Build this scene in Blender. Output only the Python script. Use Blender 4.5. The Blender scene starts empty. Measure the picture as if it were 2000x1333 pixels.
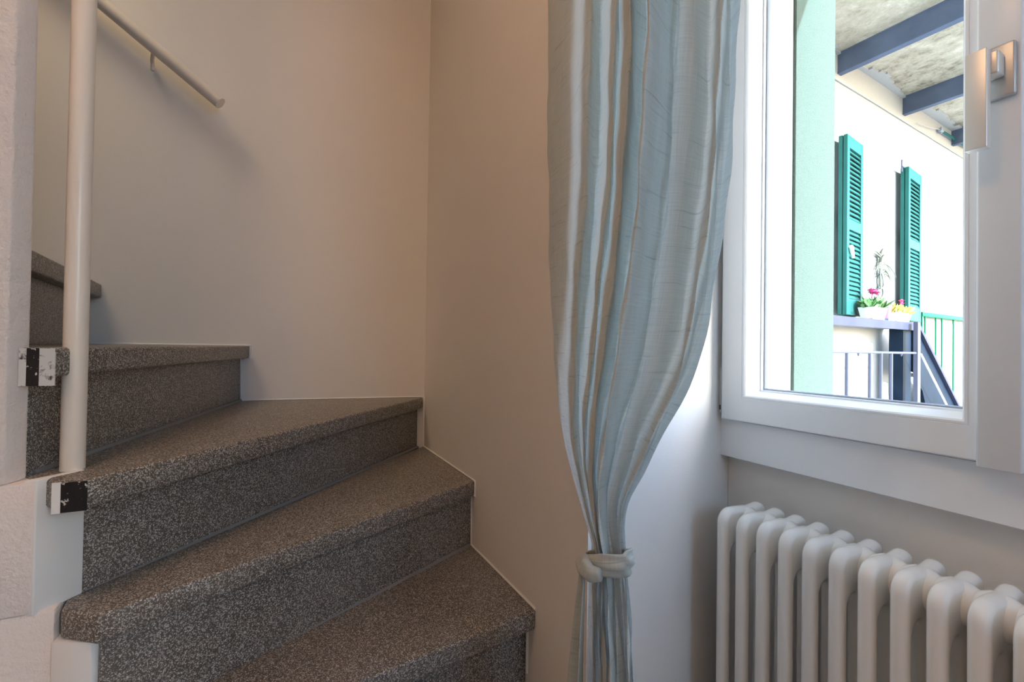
import bpy, bmesh, math, random
from mathutils import Vector, Matrix

random.seed(7)
SC = bpy.context.scene
COL = SC.collection
PI = math.pi

# ------------------------------------------------------------------ camera
EYE = 1.122                      # eye height above the room floor
YAW, PITCH, ROLL = math.radians(28.08), math.radians(0.64), math.radians(0.845)
fw = Vector((-math.cos(PITCH) * math.cos(YAW), math.cos(PITCH) * math.sin(YAW), math.sin(PITCH)))
rt0 = Vector((math.sin(YAW), math.cos(YAW), 0))
up0 = rt0.cross(fw)
rt = rt0 * math.cos(ROLL) + up0 * math.sin(ROLL)
up = -rt0 * math.sin(ROLL) + up0 * math.cos(ROLL)
cam_data = bpy.data.cameras.new('camera')
cam_data.sensor_width = 36.0
cam_data.lens = 880.0 / 2000.0 * 36.0
cam_data.clip_start = 0.02
cam_data.clip_end = 200
cam = bpy.data.objects.new('camera', cam_data)
COL.objects.link(cam)
M = Matrix((rt, up, -fw)).transposed().to_4x4()
M.translation = Vector((0, 0, EYE))
cam.matrix_world = M
SC.camera = cam

# ------------------------------------------------------------------ light
vs = SC.view_settings
vs.view_transform = 'Standard'
vs.look = 'None'
vs.exposure = 0.0
vs.gamma = 1.0
vs.use_curve_mapping = False
SC.cycles.max_bounces = 12
SC.cycles.diffuse_bounces = 6
SC.cycles.transparent_max_bounces = 12
SC.cycles.sample_clamp_indirect = 6.0
SC.cycles.caustics_refractive = False
SC.cycles.caustics_reflective = False

world = bpy.data.worlds.new('sky')
SC.world = world
world.use_nodes = True
wn, wl = world.node_tree.nodes, world.node_tree.links
wn.clear()
w_out = wn.new('ShaderNodeOutputWorld')
w_bg = wn.new('ShaderNodeBackground')
w_sky = wn.new('ShaderNodeTexSky')
w_sky.sky_type = 'NISHITA'
w_sky.sun_disc = False
w_sky.sun_elevation = math.radians(32)
w_sky.sun_rotation = math.radians(70)
w_sky.dust_density = 1.0
w_bg.inputs['Strength'].default_value = 1.6
wl.new(w_sky.outputs[0], w_bg.inputs[0])
wl.new(w_bg.outputs[0], w_out.inputs[0])

def lamp(name, kind, loc, energy, color, **kw):
    d = bpy.data.lights.new(name, kind)
    d.energy = energy
    d.color = color
    for k, v in kw.items():
        setattr(d, k, v)
    o = bpy.data.objects.new(name, d)
    COL.objects.link(o)
    o.location = loc
    return o

SUN_DIR = Vector((0.88, 0.19, 0.42)).normalized()       # towards the sun
sun = lamp('sun', 'SUN', (6, 4, 8), 14.5, (0.62, 0.80, 1.0), angle=math.radians(0.6))
sun.rotation_euler = SUN_DIR.to_track_quat('Z', 'Y').to_euler()

def aim(o, target):
    o.rotation_euler = (Vector(target) - o.location).to_track_quat('-Z', 'Y').to_euler()

# warm ceiling lamp of the room, over the foot of the stairs
room_lamp = lamp('ceiling_lamp_light', 'POINT', (-0.30, -0.42, 2.55), 14.5, (1.0, 0.57, 0.29), shadow_soft_size=0.09)
# added warm fill light behind the camera, raises the room's ambient level
rear_fill = lamp('rear_fill_light', 'AREA', (1.5, -1.3, 2.66), 6.0, (1.0, 0.68, 0.44), shape='DISK', size=0.5)
# lamp on the upper floor, over the second flight
upper_lamp = lamp('upper_lamp_light', 'SPOT', (-1.20, -1.10, 3.60), 135.0, (1.0, 0.77, 0.52), shadow_soft_size=0.45, spot_size=math.radians(52), spot_blend=1.0)
upper_lamp.rotation_euler = (Vector((-1.83, -0.52, 1.95)) - upper_lamp.location).to_track_quat('-Z', 'Y').to_euler()
# daylight of the tall side window at the right end of the room
side_lamp = lamp('side_window_light', 'AREA', (1.74, 0.70, 1.80), 12.5, (0.33, 0.63, 1.0), shape='RECTANGLE', size=0.62, size_y=1.0)
aim(side_lamp, (0.0, 0.64, 1.65))

# ------------------------------------------------------------------ materials
def new_mat(name):
    m = bpy.data.materials.new(name)
    m.use_nodes = True
    nt = m.node_tree
    nt.nodes.clear()
    out = nt.nodes.new('ShaderNodeOutputMaterial')
    b = nt.nodes.new('ShaderNodeBsdfPrincipled')
    nt.links.new(b.outputs[0], out.inputs[0])
    return m, nt, b, out

def coords(nt, scale=None):
    tc = nt.nodes.new('ShaderNodeTexCoord')
    if scale is None:
        return tc.outputs['Object']
    mp = nt.nodes.new('ShaderNodeMapping')
    mp.inputs['Scale'].default_value = scale
    nt.links.new(tc.outputs['Object'], mp.inputs[0])
    return mp.outputs[0]

def noise(nt, vec, scale, detail=4, rough=0.55):
    n = nt.nodes.new('ShaderNodeTexNoise')
    n.inputs['Scale'].default_value = scale
    n.inputs['Detail'].default_value = detail
    n.inputs['Roughness'].default_value = rough
    nt.links.new(vec, n.inputs['Vector'])
    return n.outputs['Fac']

def ramp(nt, fac, stops):
    r = nt.nodes.new('ShaderNodeValToRGB')
    els = r.color_ramp.elements
    while len(els) < len(stops):
        els.new(0.5)
    for e, (p, c) in zip(els, stops):
        e.position = p
        e.color = (*c, 1) if len(c) == 3 else c
    nt.links.new(fac, r.inputs[0])
    return r.outputs[0]

def math_node(nt, op, a, b=None, clamp=False):
    n = nt.nodes.new('ShaderNodeMath')
    n.operation = op
    n.use_clamp = clamp
    for i, v in enumerate((a, b)):
        if v is None:
            continue
        if isinstance(v, (int, float)):
            n.inputs[i].default_value = v
        else:
            nt.links.new(v, n.inputs[i])
    return n.outputs[0]

def mix_col(nt, fac, a, b):
    n = nt.nodes.new('ShaderNodeMix')
    n.data_type = 'RGBA'
    for s, v in (('Factor', fac), ('A', a), ('B', b)):
        sock = [i for i in n.inputs if i.name == s and (i.type == 'RGBA' or s == 'Factor' and i.type == 'VALUE')][0]
        if isinstance(v, (int, float)):
            sock.default_value = v
        elif isinstance(v, tuple):
            sock.default_value = (*v, 1)
        else:
            nt.links.new(v, sock)
    return [o for o in n.outputs if o.type == 'RGBA'][0]

def bump(nt, bsdf, height, strength, dist):
    n = nt.nodes.new('ShaderNodeBump')
    n.inputs['Strength'].default_value = strength
    n.inputs['Distance'].default_value = dist
    nt.links.new(height, n.inputs['Height'])
    nt.links.new(n.outputs[0], bsdf.inputs['Normal'])

def plain(name, col, rough=0.5, metal=0.0, spec=0.5, var=0.04, bscale=0, bstr=0.2, bdist=0.001):
    """a plain coat of paint: slight mottling, optional fine relief"""
    m, nt, b, out = new_mat(name)
    v = coords(nt)
    f = noise(nt, v, 6.0, 5)
    lo = tuple(max(0, c * (1 - var)) for c in col)
    hi = tuple(min(1, c * (1 + var)) for c in col)
    nt.links.new(ramp(nt, f, [(0.35, lo), (0.65, hi)]), b.inputs['Base Color'])
    b.inputs['Roughness'].default_value = rough
    b.inputs['Metallic'].default_value = metal
    b.inputs['Specular IOR Level'].default_value = spec
    if bscale:
        bump(nt, b, noise(nt, v, bscale, 3), bstr, bdist)
    return m

def plaster(name, col, fine=0.35, coarse=0.25, fscale=260, dist=0.0012):
    m, nt, b, out = new_mat(name)
    v = coords(nt)
    big = noise(nt, v, 2.2, 4)
    nt.links.new(ramp(nt, big, [(0.3, tuple(c * 0.965 for c in col)), (0.7, col)]), b.inputs['Base Color'])
    b.inputs['Roughness'].default_value = 0.85
    b.inputs['Specular IOR Level'].default_value = 0.25
    h = math_node(nt, 'ADD', math_node(nt, 'MULTIPLY', noise(nt, v, fscale, 4, 0.6), fine),
                  math_node(nt, 'MULTIPLY', noise(nt, v, 38, 3), coarse))
    bump(nt, b, h, 0.6, dist)
    return m

def terrazzo():
    m, nt, b, out = new_mat('terrazzo')
    v = coords(nt)
    # warp a little so that the chips are angular crumbs, not beads
    nz = nt.nodes.new('ShaderNodeTexNoise')
    nz.inputs['Scale'].default_value = 450
    nz.inputs['Detail'].default_value = 2
    nt.links.new(v, nz.inputs['Vector'])
    vm = nt.nodes.new('ShaderNodeVectorMath')
    vm.operation = 'MULTIPLY_ADD'
    nt.links.new(nz.outputs['Color'], vm.inputs[0])
    vm.inputs[1].default_value = (0.0023, 0.0023, 0.0023)
    nt.links.new(v, vm.inputs[2])
    vo = nt.nodes.new('ShaderNodeTexVoronoi')
    vo.inputs['Scale'].default_value = 500
    nt.links.new(vm.outputs[0], vo.inputs['Vector'])
    sp = nt.nodes.new('ShaderNodeSeparateColor')
    nt.links.new(vo.outputs['Color'], sp.inputs[0])
    size = math_node(nt, 'ADD', math_node(nt, 'MULTIPLY', sp.outputs[0], 0.40), 0.36)
    edge = math_node(nt, 'SUBTRACT', size, vo.outputs['Distance'])
    mask = math_node(nt, 'MULTIPLY', edge, 7.0, True)
    keep = math_node(nt, 'GREATER_THAN', sp.outputs[1], 0.19)
    mask = math_node(nt, 'MULTIPLY', mask, keep)
    chip = ramp(nt, sp.outputs[2], [(0.0, (0.20, 0.18, 0.16)), (0.35, (0.38, 0.36, 0.33)), (0.75, (0.52, 0.50, 0.46)), (1.0, (0.62, 0.60, 0.56))])
    big = noise(nt, v, 5.0, 4)
    matrix = ramp(nt, big, [(0.3, (0.075, 0.064, 0.054)), (0.7, (0.13, 0.112, 0.095))])
    nt.links.new(mix_col(nt, mask, matrix, chip), b.inputs['Base Color'])
    rough = math_node(nt, 'ADD', math_node(nt, 'MULTIPLY', big, 0.18), 0.30)
    nt.links.new(rough, b.inputs['Roughness'])
    b.inputs['Specular IOR Level'].default_value = 0.45
    bump(nt, b, mask, 0.12, 0.0004)
    return m

def linen():
    m, nt, b, out = new_mat('linen')
    tc = nt.nodes.new('ShaderNodeUVMap')
    tc.uv_map = 'cloth'
    def stretched(sx, sy, scale, detail=3):
        mp = nt.nodes.new('ShaderNodeMapping')
        mp.inputs['Scale'].default_value = (sx, sy, 1)
        nt.links.new(tc.outputs[0], mp.inputs[0])
        return noise(nt, mp.outputs[0], scale, detail)
    weft = stretched(14, 520, 1.0, 2)         # horizontal threads
    warp = stretched(700, 9, 1.0, 2)          # vertical threads
    fine = math_node(nt, 'ADD', math_node(nt, 'MULTIPLY', weft, 0.5), math_node(nt, 'MULTIPLY', warp, 0.5))
    base = ramp(nt, fine, [(0.30, (0.43, 0.475, 0.45)), (0.50, (0.55, 0.595, 0.565)), (0.70, (0.65, 0.69, 0.66))])
    slub = ramp(nt, stretched(7, 140, 1.0, 1), [(0.66, (1, 1, 1)), (0.70, (0.60, 0.62, 0.60)), (0.74, (1, 1, 1))])
    mul = nt.nodes.new('ShaderNodeMix')
    mul.data_type = 'RGBA'
    mul.blend_type = 'MULTIPLY'
    mul.inputs[0].default_value = 0.85
    nt.links.new(base, mul.inputs[6])
    nt.links.new(slub, mul.inputs[7])
    col = mul.outputs[2]
    nt.links.new(col, b.inputs['Base Color'])
    b.inputs['Roughness'].default_value = 0.8
    b.inputs['Sheen Weight'].default_value = 0.25
    b.inputs['Specular IOR Level'].default_value = 0.2
    bump(nt, b, fine, 0.25, 0.0006)
    tr = nt.nodes.new('ShaderNodeBsdfTranslucent')
    nt.links.new(mix_col(nt, fine, (0.58, 0.65, 0.70), (0.80, 0.87, 0.93)), tr.inputs[0])
    mx = nt.nodes.new('ShaderNodeMixShader')
    mx.inputs[0].default_value = 0.26
    nt.links.new(b.outputs[0], mx.inputs[1])
    nt.links.new(tr.outputs[0], mx.inputs[2])
    nt.links.new(mx.outputs[0], out.inputs[0])
    return m

def pane_glass():
    m = bpy.data.materials.new('pane_glass')
    m.use_nodes = True
    nt = m.node_tree
    nt.nodes.clear()
    out = nt.nodes.new('ShaderNodeOutputMaterial')
    t = nt.nodes.new('ShaderNodeBsdfTransparent')
    t.inputs[0].default_value = (0.95, 0.97, 0.965, 1)
    g = nt.nodes.new('ShaderNodeBsdfGlossy')
    g.inputs['Roughness'].default_value = 0.02
    fr = nt.nodes.new('ShaderNodeFresnel')
    fr.inputs[0].default_value = 1.35
    mx = nt.nodes.new('ShaderNodeMixShader')
    ge = nt.nodes.new('ShaderNodeNewGeometry')
    # reflect on the outer faces only: inside the thin pane there is no total reflection
    front = math_node(nt, 'SUBTRACT', 1.0, ge.outputs['Backfacing'])
    nt.links.new(math_node(nt, 'MULTIPLY', fr.outputs[0], front), mx.inputs[0])
    nt.links.new(t.outputs[0], mx.inputs[1])
    nt.links.new(g.outputs[0], mx.inputs[2])
    nt.links.new(mx.outputs[0], out.inputs[0])
    return m

def raw_concrete():
    m, nt, b, out = new_mat('raw_concrete')
    v = coords(nt)
    a = noise(nt, v, 3.2, 8, 0.68)
    c = noise(nt, v, 22, 6, 0.7)
    s = math_node(nt, 'ADD', math_node(nt, 'MULTIPLY', a, 0.65), math_node(nt, 'MULTIPLY', c, 0.35))
    nt.links.new(ramp(nt, s, [(0.38, (0.22, 0.19, 0.145)), (0.47, (0.44, 0.395, 0.31)), (0.56, (0.55, 0.505, 0.415)), (0.68, (0.80, 0.76, 0.67))]), b.inputs['Base Color'])
    b.inputs['Roughness'].default_value = 0.95
    bump(nt, b, s, 0.8, 0.02)
    return m

def stucco(name, col):
    m, nt, b, out = new_mat(name)
    v = coords(nt)
    f = noise(nt, v, 330, 5, 0.7)
    nt.links.new(ramp(nt, f, [(0.35, tuple(c * 0.72 for c in col)), (0.6, col)]), b.inputs['Base Color'])
    b.inputs['Roughness'].default_value = 0.95
    bump(nt, b, f, 0.9, 0.003)
    return m

def spotted_paint(name, dark, light, scale, lo, hi):
    """flaking paint: dark ground showing through torn edges of white"""
    m, nt, b, out = new_mat(name)
    v = coords(nt)
    f = noise(nt, v, scale, 5, 0.65)
    nt.links.new(ramp(nt, f, [(lo, dark), (hi, light)]), b.inputs['Base Color'])
    b.inputs['Roughness'].default_value = 0.7
    return m

MT = {
    'wall': plaster('wall_plaster', (0.80, 0.775, 0.745)),
    'wall_rough': plaster('rough_plaster', (0.86, 0.775, 0.725), fine=0.9, coarse=1.2, fscale=150, dist=0.0050),
    'patch': plaster('smooth_white_filler', (0.84, 0.84, 0.83), fine=0.12, coarse=0.12),
    'ceiling': plaster('ceiling_paint', (0.80, 0.79, 0.77), fine=0.1, coarse=0.1),
    'floor': plain('floor_tile', (0.36, 0.30, 0.25), 0.35),
    'terrazzo': terrazzo(),
    'linen': linen(),
    'pvc': plain('white_window_paint', (0.84, 0.87, 0.90), 0.32, var=0.01),
    'gasket': plain('grey_gasket', (0.30, 0.34, 0.40), 0.6),
    'gasket_light': plain('spacer_grey', (0.45, 0.48, 0.52), 0.4),
    'glass': pane_glass(),
    'radiator': plain('radiator_enamel', (0.87, 0.855, 0.82), 0.24, var=0.01),
    'pole': plain('cream_pole_enamel', (0.80, 0.74, 0.66), 0.28, var=0.01),
    'steel_satin': plain('satin_nickel', (0.78, 0.75, 0.71), 0.38, metal=0.45, var=0.02),
    'steel_rose': plain('grey_handle_plate', (0.50, 0.51, 0.52), 0.4, metal=0.7, var=0.02),
    'black': plain('black_plastic', (0.02, 0.02, 0.025), 0.5),
    'end_black': spotted_paint('black_end_paint', (0.006, 0.004, 0.004), (0.62, 0.60, 0.57), 95, 0.60, 0.63),
    'end_white': spotted_paint('worn_white_end_paint', (0.010, 0.008, 0.008), (0.62, 0.62, 0.61), 55, 0.38, 0.46),
    'facade': stucco('white_facade', (0.53, 0.525, 0.515)),
    'mint': stucco('mint_stucco', (0.108, 0.150, 0.118)),
    'reveal_white': plain('outer_reveal_white', (0.86, 0.86, 0.85), 0.8),
    'concrete': raw_concrete(),
    'beam': plain('grey_beam_paint', (0.105, 0.135, 0.215), 0.5, var=0.12, spec=0.06),
    'shutter': plain('teal_shutter_paint', (0.026, 0.128, 0.115), 0.45, var=0.08, spec=0.06),
    'shutter_slat': plain('teal_slat_paint', (0.026, 0.128, 0.115), 0.45, var=0.05, spec=0.06),
    'landing_edge': plain('lilac_grey_steel', (0.060, 0.062, 0.105), 0.5, var=0.12, spec=0.06),
    'stair_steel': plain('blue_grey_steel', (0.008, 0.018, 0.036), 0.5, var=0.2, spec=0.06),
    'rail_steel': plain('grey_rail_paint', (0.11, 0.115, 0.165), 0.45, var=0.05, spec=0.06),
    'green_rail': plain('green_rail_paint', (0.010, 0.17, 0.075), 0.4, spec=0.06),
    'ground': plain('courtyard_paving', (0.36, 0.35, 0.33), 0.9, spec=0.06),
    'pot_white': plain('white_planter', (0.84, 0.83, 0.81), 0.5, spec=0.06),
    'pot_pink': plain('magenta_pot', (0.75, 0.08, 0.42), 0.45),
    'terracotta': plain('terracotta', (0.70, 0.20, 0.10), 0.8),
    'blue_tray': plain('blue_grey_tray', (0.12, 0.26, 0.36), 0.5),
    'soil': plain('soil', (0.06, 0.045, 0.035), 0.95),
    'leaf': plain('leaf_green', (0.10, 0.24, 0.07), 0.6, var=0.3),
    'leaf_yellow': plain('leaf_yellow_green', (0.48, 0.50, 0.08), 0.6, var=0.25),
    'leaf_grey': plain('leaf_silver_grey', (0.16, 0.18, 0.14), 0.6, var=0.2),
    'petal_pink': plain('petal_pink', (0.80, 0.07, 0.28), 0.6),
    'petal_orange': plain('petal_orange', (0.85, 0.24, 0.08), 0.6),
    'wire': plain('dark_wire', (0.05, 0.07, 0.07), 0.5),
    'cement': plain('grey_cement', (0.20, 0.205, 0.21), 0.8, bscale=120),
    'latch': plain('white_latch', (0.80, 0.82, 0.80), 0.4, spec=0.06),
    'shade': plain('lamp_shade_glass', (0.85, 0.82, 0.75), 0.5),
}

# ------------------------------------------------------------------ mesh helpers
def link(name, mesh, parent=None, mat=None):
    o = bpy.data.objects.new(name, mesh)
    COL.objects.link(o)
    if parent is not None:
        o.parent = parent
        o.matrix_parent_inverse = parent.matrix_world.inverted()
    if mat is not None and not mesh.materials:
        mesh.materials.append(mat)
    return o

def empty(name, loc, rz=0.0):
    o = bpy.data.objects.new(name, None)
    COL.objects.link(o)
    o.empty_display_size = 0.1
    o.location = loc
    o.rotation_euler = (0, 0, rz)
    o.matrix_world = Matrix.Translation(Vector(loc)) @ Matrix.Rotation(rz, 4, 'Z')
    return o

def tag(o, label=None, cat=None, group=None, kind=None):
    for k, v in (('label', label), ('category', cat), ('group', group), ('kind', kind)):
        if v:
            o[k] = v
    return o

def finish(bm, name, mat, parent=None, bevel=0.0, seg=2, smooth=False, angle=40):
    bmesh.ops.recalc_face_normals(bm, faces=bm.faces[:])
    if bevel:
        es = [e for e in bm.edges if len(e.link_faces) == 2 and e.calc_face_angle(0) > math.radians(25)]
        bmesh.ops.bevel(bm, geom=es, offset=bevel, segments=seg, profile=0.5, affect='EDGES', clamp_overlap=True)
    me = bpy.data.meshes.new(name)
    bm.to_mesh(me)
    bm.free()
    o = link(name, me, parent, MT[mat] if isinstance(mat, str) else mat)
    if smooth or bevel:
        for p in me.polygons:
            p.use_smooth = True
        me.set_sharp_from_angle(angle=math.radians(angle))
    return o

def add_prism(bm, pts, z0, z1):
    """vertical prism over a plan polygon; z0 and z1 may be lists per corner"""
    n = len(pts)
    za = z0 if isinstance(z0, (list, tuple)) else [z0] * n
    zb = z1 if isinstance(z1, (list, tuple)) else [z1] * n
    lo = [bm.verts.new((p[0], p[1], za[i])) for i, p in enumerate(pts)]
    hi = [bm.verts.new((p[0], p[1], zb[i])) for i, p in enumerate(pts)]
    bm.faces.new(lo[::-1])
    bm.faces.new(hi)
    for i in range(n):
        j = (i + 1) % n
        bm.faces.new((lo[i], lo[j], hi[j], hi[i]))

def add_box(bm, x0, x1, y0, y1, z0, z1, mat=None):
    c = [(x, y, z) for x in (x0, x1) for y in (y0, y1) for z in (z0, z1)]
    if mat is not None:
        c = [mat @ Vector(p) for p in c]
    v = [bm.verts.new(p) for p in c]
    for f in ((0, 1, 3, 2), (4, 6, 7, 5), (0, 4, 5, 1), (2, 3, 7, 6), (0, 2, 6, 4), (1, 5, 7, 3)):
        bm.faces.new([v[i] for i in f])

def add_extrude(bm, pts3, vec):
    """flat polygon given in 3-D, thickened by a vector"""
    vec = Vector(vec)
    a = [bm.verts.new(p) for p in pts3]
    b = [bm.verts.new(Vector(p) + vec) for p in pts3]
    bm.faces.new(a)
    bm.faces.new(b[::-1])
    n = len(a)
    for i in range(n):
        j = (i + 1) % n
        bm.faces.new((a[j], a[i], b[i], b[j]))

def add_tube(bm, pts, r, n=12, cap=True):
    pts = [Vector(p) for p in pts]
    rr = r if isinstance(r, (list, tuple)) else [r] * len(pts)
    rings = []
    ref = None
    for i, p in enumerate(pts):
        if i == 0:
            d = pts[1] - p
        elif i == len(pts) - 1:
            d = p - pts[i - 1]
        else:
            d = (pts[i + 1] - p).normalized() + (p - pts[i - 1]).normalized()
        d.normalize()
        if ref is None:
            ref = Vector((0, 0, 1)) if abs(d.z) < 0.9 else Vector((1, 0, 0))
        u = d.cross(ref).normalized()
        w = u.cross(d).normalized()
        ref = w
        rings.append([bm.verts.new(p + (u * math.cos(2 * PI * k / n) + w * math.sin(2 * PI * k / n)) * rr[i]) for k in range(n)])
    for a, b in zip(rings, rings[1:]):
        for k in range(n):
            bm.faces.new((a[k], a[(k + 1) % n], b[(k + 1) % n], b[k]))
    if cap:
        bm.faces.new(rings[0][::-1])
        bm.faces.new(rings[-1])

def box_obj(name, mat, x0, x1, y0, y1, z0, z1, parent=None, bevel=0.0, m=None):
    bm = bmesh.new()
    add_box(bm, x0, x1, y0, y1, z0, z1, m)
    return finish(bm, name, mat, parent, bevel)

def prism_obj(name, mat, pts, z0, z1, parent=None, bevel=0.0, seg=2):
    bm = bmesh.new()
    add_prism(bm, pts, z0, z1)
    return finish(bm, name, mat, parent, bevel, seg)

def tube_obj(name, mat, pts, r, parent=None, n=16):
    bm = bmesh.new()
    add_tube(bm, pts, r, n)
    return finish(bm, name, mat, parent, smooth=True)

def struct(o):
    o['kind'] = 'structure'
    return o

# ------------------------------------------------------------------ room shell
struct(prism_obj('floor', 'floor', [(-2.2, -3.1), (2.0, -3.1), (2.0, 1.3), (-2.2, 1.3)], -0.12, 0.0))
# wall beside the stairs, thick, with its splayed window reveal
struct(prism_obj('wall_right', 'wall', [(-1.66, 0.512), (-0.656, 0.512), (-0.797, 1.09), (-0.797, 1.128), (-0.704, 1.128), (-0.704, 1.38), (-2.0, 1.38), (-2.0, 0.512)], 0, 4.8))
# wall behind the winders, a little out of square
BA = Vector((-1.657, 0.508, 0))
BD = Vector((-0.1809, -0.9835, 0))
BN = Vector((-BD.y, BD.x, 0))            # faces the room when negated
p = [BA - BD * 0.05, BA + BD * 3.6, BA + BD * 3.6 - BN * 0.15, BA - BD * 0.05 - BN * 0.15]
if BN.x < 0:
    p = [BA - BD * 0.05, BA + BD * 3.6, BA + BD * 3.6 + BN * 0.15, BA - BD * 0.05 + BN * 0.15]
struct(prism_obj('wall_back', 'wall', [(q.x, q.y) for q in p], 0, 4.8))
# wall under and over the window
bm = bmesh.new()
add_extrude(bm, [(-0.796, 1.09, 0), (-0.796, 1.09, 0.88), (-0.796, 1.129, 0.88), (-0.796, 1.129, 0.0)], (1.245, 0, 0))
struct(finish(bm, 'wall_window', 'wall'))
struct(prism_obj('wall_window.001', 'wall', [(-0.703, 1.130), (0.179, 1.130), (0.179, 1.38), (-0.703, 1.38)], 0, 0.925))
struct(prism_obj('wall_lintel', 'wall', [(-0.796, 1.0905), (0.279, 1.0905), (0.279, 1.129), (-0.796, 1.129)], 2.41, 4.8))
struct(prism_obj('wall_lintel.001', 'wall', [(-0.703, 1.130), (0.179, 1.130), (0.179, 1.38), (-0.703, 1.38)], 2.34, 4.8))
struct(prism_obj('wall_niche_head', 'wall', [(-0.655, 0.512), (2.0, 0.512), (2.0, 1.09), (-0.79, 1.09)], 2.55, 4.8))
struct(prism_obj('wall_right.001', 'wall', [(2.0, 1.09), (2.0, 1.38), (0.18, 1.38), (0.18, 1.13), (0.28, 1.13), (0.28, 1.09)], 0, 4.8))
# end wall of the room with the opening of a tall side window
struct(prism_obj('wall_front', 'wall', [(1.70, -3.1), (2.0, -3.1), (2.0, 0.38), (1.70, 0.38)], 0, 2.75))
struct(prism_obj('wall_front.001', 'wall', [(1.70, 0.38), (2.0, 0.38), (2.0, 1.09), (1.70, 1.09)], 0, 0.58))
struct(prism_obj('wall_front.002', 'wall', [(1.70, 0.38), (2.0, 0.38), (2.0, 1.09), (1.70, 1.09)], 2.12, 2.75))
struct(prism_obj('wall_sunblock', 'facade', [(2.9, -3.1), (3.1, -3.1), (3.1, 1.38), (2.9, 1.38)], -1.3, 7.0))  # added unseen wall, keeps the sun out of the side window
w2 = struct(empty('window_2', (1.78, 0.735, 0.58)))
for y0, y1, z0, z1 in ((0.38, 0.43, 0.58, 2.12), (1.04, 1.09, 0.58, 2.12), (0.43, 1.04, 0.58, 0.63), (0.43, 1.04, 2.07, 2.12)):
    box_obj('window_frame', 'pvc', 1.76, 1.81, y0, y1, z0, z1, w2)
box_obj('glass_pane', 'glass', 1.782, 1.788, 0.43, 1.04, 0.63, 2.07, w2)
struct(prism_obj('wall_left', 'wall', [(-2.6, -3.1), (2.0, -3.1), (2.0, -2.95), (-2.6, -2.95)], 0, 4.8))
struct(prism_obj('ceiling', 'ceiling', [(-0.87, -3.1), (2.0, -3.1), (2.0, 0.512), (-0.87, 0.512)], 2.70, 2.9))
struct(prism_obj('ceiling_stairwell', 'ceiling', [(-2.6, -3.1), (-0.75, -3.1), (-0.75, 0.6), (-2.6, 0.6)], 4.8, 4.9))
struct(prism_obj('wall_stairwell', 'wall', [(-0.87, -0.5), (-0.75, -0.5), (-0.75, 0.515), (-0.87, 0.515)], 2.9, 4.8))
# spine wall between the two flights: rough plaster, smooth filler patch beside the treads
spine = struct(prism_obj('wall_spine', 'wall_rough', [(-0.862, -0.3165), (-0.862, -2.95), (-0.97, -2.95), (-0.97, -0.345), (-0.8885, -0.3035)], 0.923, 4.8, bevel=0.003))
struct(prism_obj('wall_spine.001', 'wall_rough', [(-0.8605, -0.2845), (-0.8605, -2.95), (-0.97, -2.95), (-0.97, -0.30)], 0.742, 0.923, bevel=0.004))
patch = prism_obj('filler_patch', 'patch', [(-0.8600, -0.2835), (-0.8735, -0.2735), (-0.9055, -0.2445), (-0.912, -0.252), (-0.882, -0.283), (-0.868, -0.300)], 0.739, 0.9262, parent=spine, bevel=0.002)
struct(prism_obj('wall_spine.002', 'wall_rough', [(-0.863, -0.262), (-0.863, -2.95), (-0.97, -2.95), (-0.97, -0.26)], 0, 0.742, bevel=0.004))
prism_obj('filler_patch', 'patch', [(-0.858, -0.264), (-0.836, -0.215), (-0.86, -0.20), (-0.90, -0.26)], 0.30, 0.698, parent=spine, bevel=0.002)

# ------------------------------------------------------------------ stairs
stairs = tag(empty('staircase', (-0.95, 0.1, 0)), 'winding speckled grey terrazzo staircase rising round the cream pole', 'staircase')
RISE = 0.185
NOSE = 0.042
def tread(pts, k, bevel=0.0055):
    return prism_obj('tread', 'terrazzo', pts, k * RISE - NOSE, k * RISE, parent=stairs, bevel=bevel, seg=3)
def riser(a, b, k, t=0.02, back=None):
    """upright slab under the nosing of tread k, plan line a to b"""
    a, b = Vector((*a, 0)), Vector((*b, 0))
    d = (b - a).normalized()
    nrm = Vector((-d.y, d.x, 0))
    if nrm.x > 0 or (abs(nrm.x) < 0.3 and nrm.y > 0):
        nrm = -nrm
    q = [a, b, b + nrm * t, a + nrm * t]
    return prism_obj('riser', 'terrazzo', [(v.x, v.y) for v in q], (k - 1) * RISE, k * RISE - NOSE, parent=stairs, bevel=0.001, seg=1)

# tread 3 (lowest in view) up to tread 7, plan corners in metres
tread([(-0.832, 0.512), (-0.748, -0.20), (-0.748, -0.262), (-0.862, -0.262), (-1.235, 0.512)], 3)
tread([(-1.170, 0.512), (-0.822, -0.206), (-0.862, -0.256), (-0.915, -0.262), (-0.99, -0.20), (-1.66, 0.512)], 4)
tread([(-1.652, 0.507), (-0.8445, -0.2235), (-0.8465, -0.2615), (-0.870, -0.275), (-0.884, -0.300), (-0.905, -0.314), (-0.93, -0.335), (-1.79, -0.125), (-1.757, -0.08)], 5)
tread([(-1.7626, -0.0655), (-0.876, -0.2715), (-0.876, -0.3092), (-0.91, -0.325), (-0.96, -0.43), (-1.20, -0.47), (-1.845, -0.53)], 6)
tread([(-1.838, -0.469), (-1.175, -0.407), (-0.965, -0.388), (-0.965, -0.80), (-1.895, -0.80)], 7)
riser((-0.872, 0.512), (-0.785, -0.24), 3)
riser((-1.190, 0.512), (-0.836, -0.205), 4)
riser((-1.660, 0.488), (-0.9047, -0.2468), 5)
riser((-1.767, -0.091), (-0.9012, -0.3080), 6)
riser((-1.843, -0.497), (-0.965, -0.415), 7)
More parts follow.
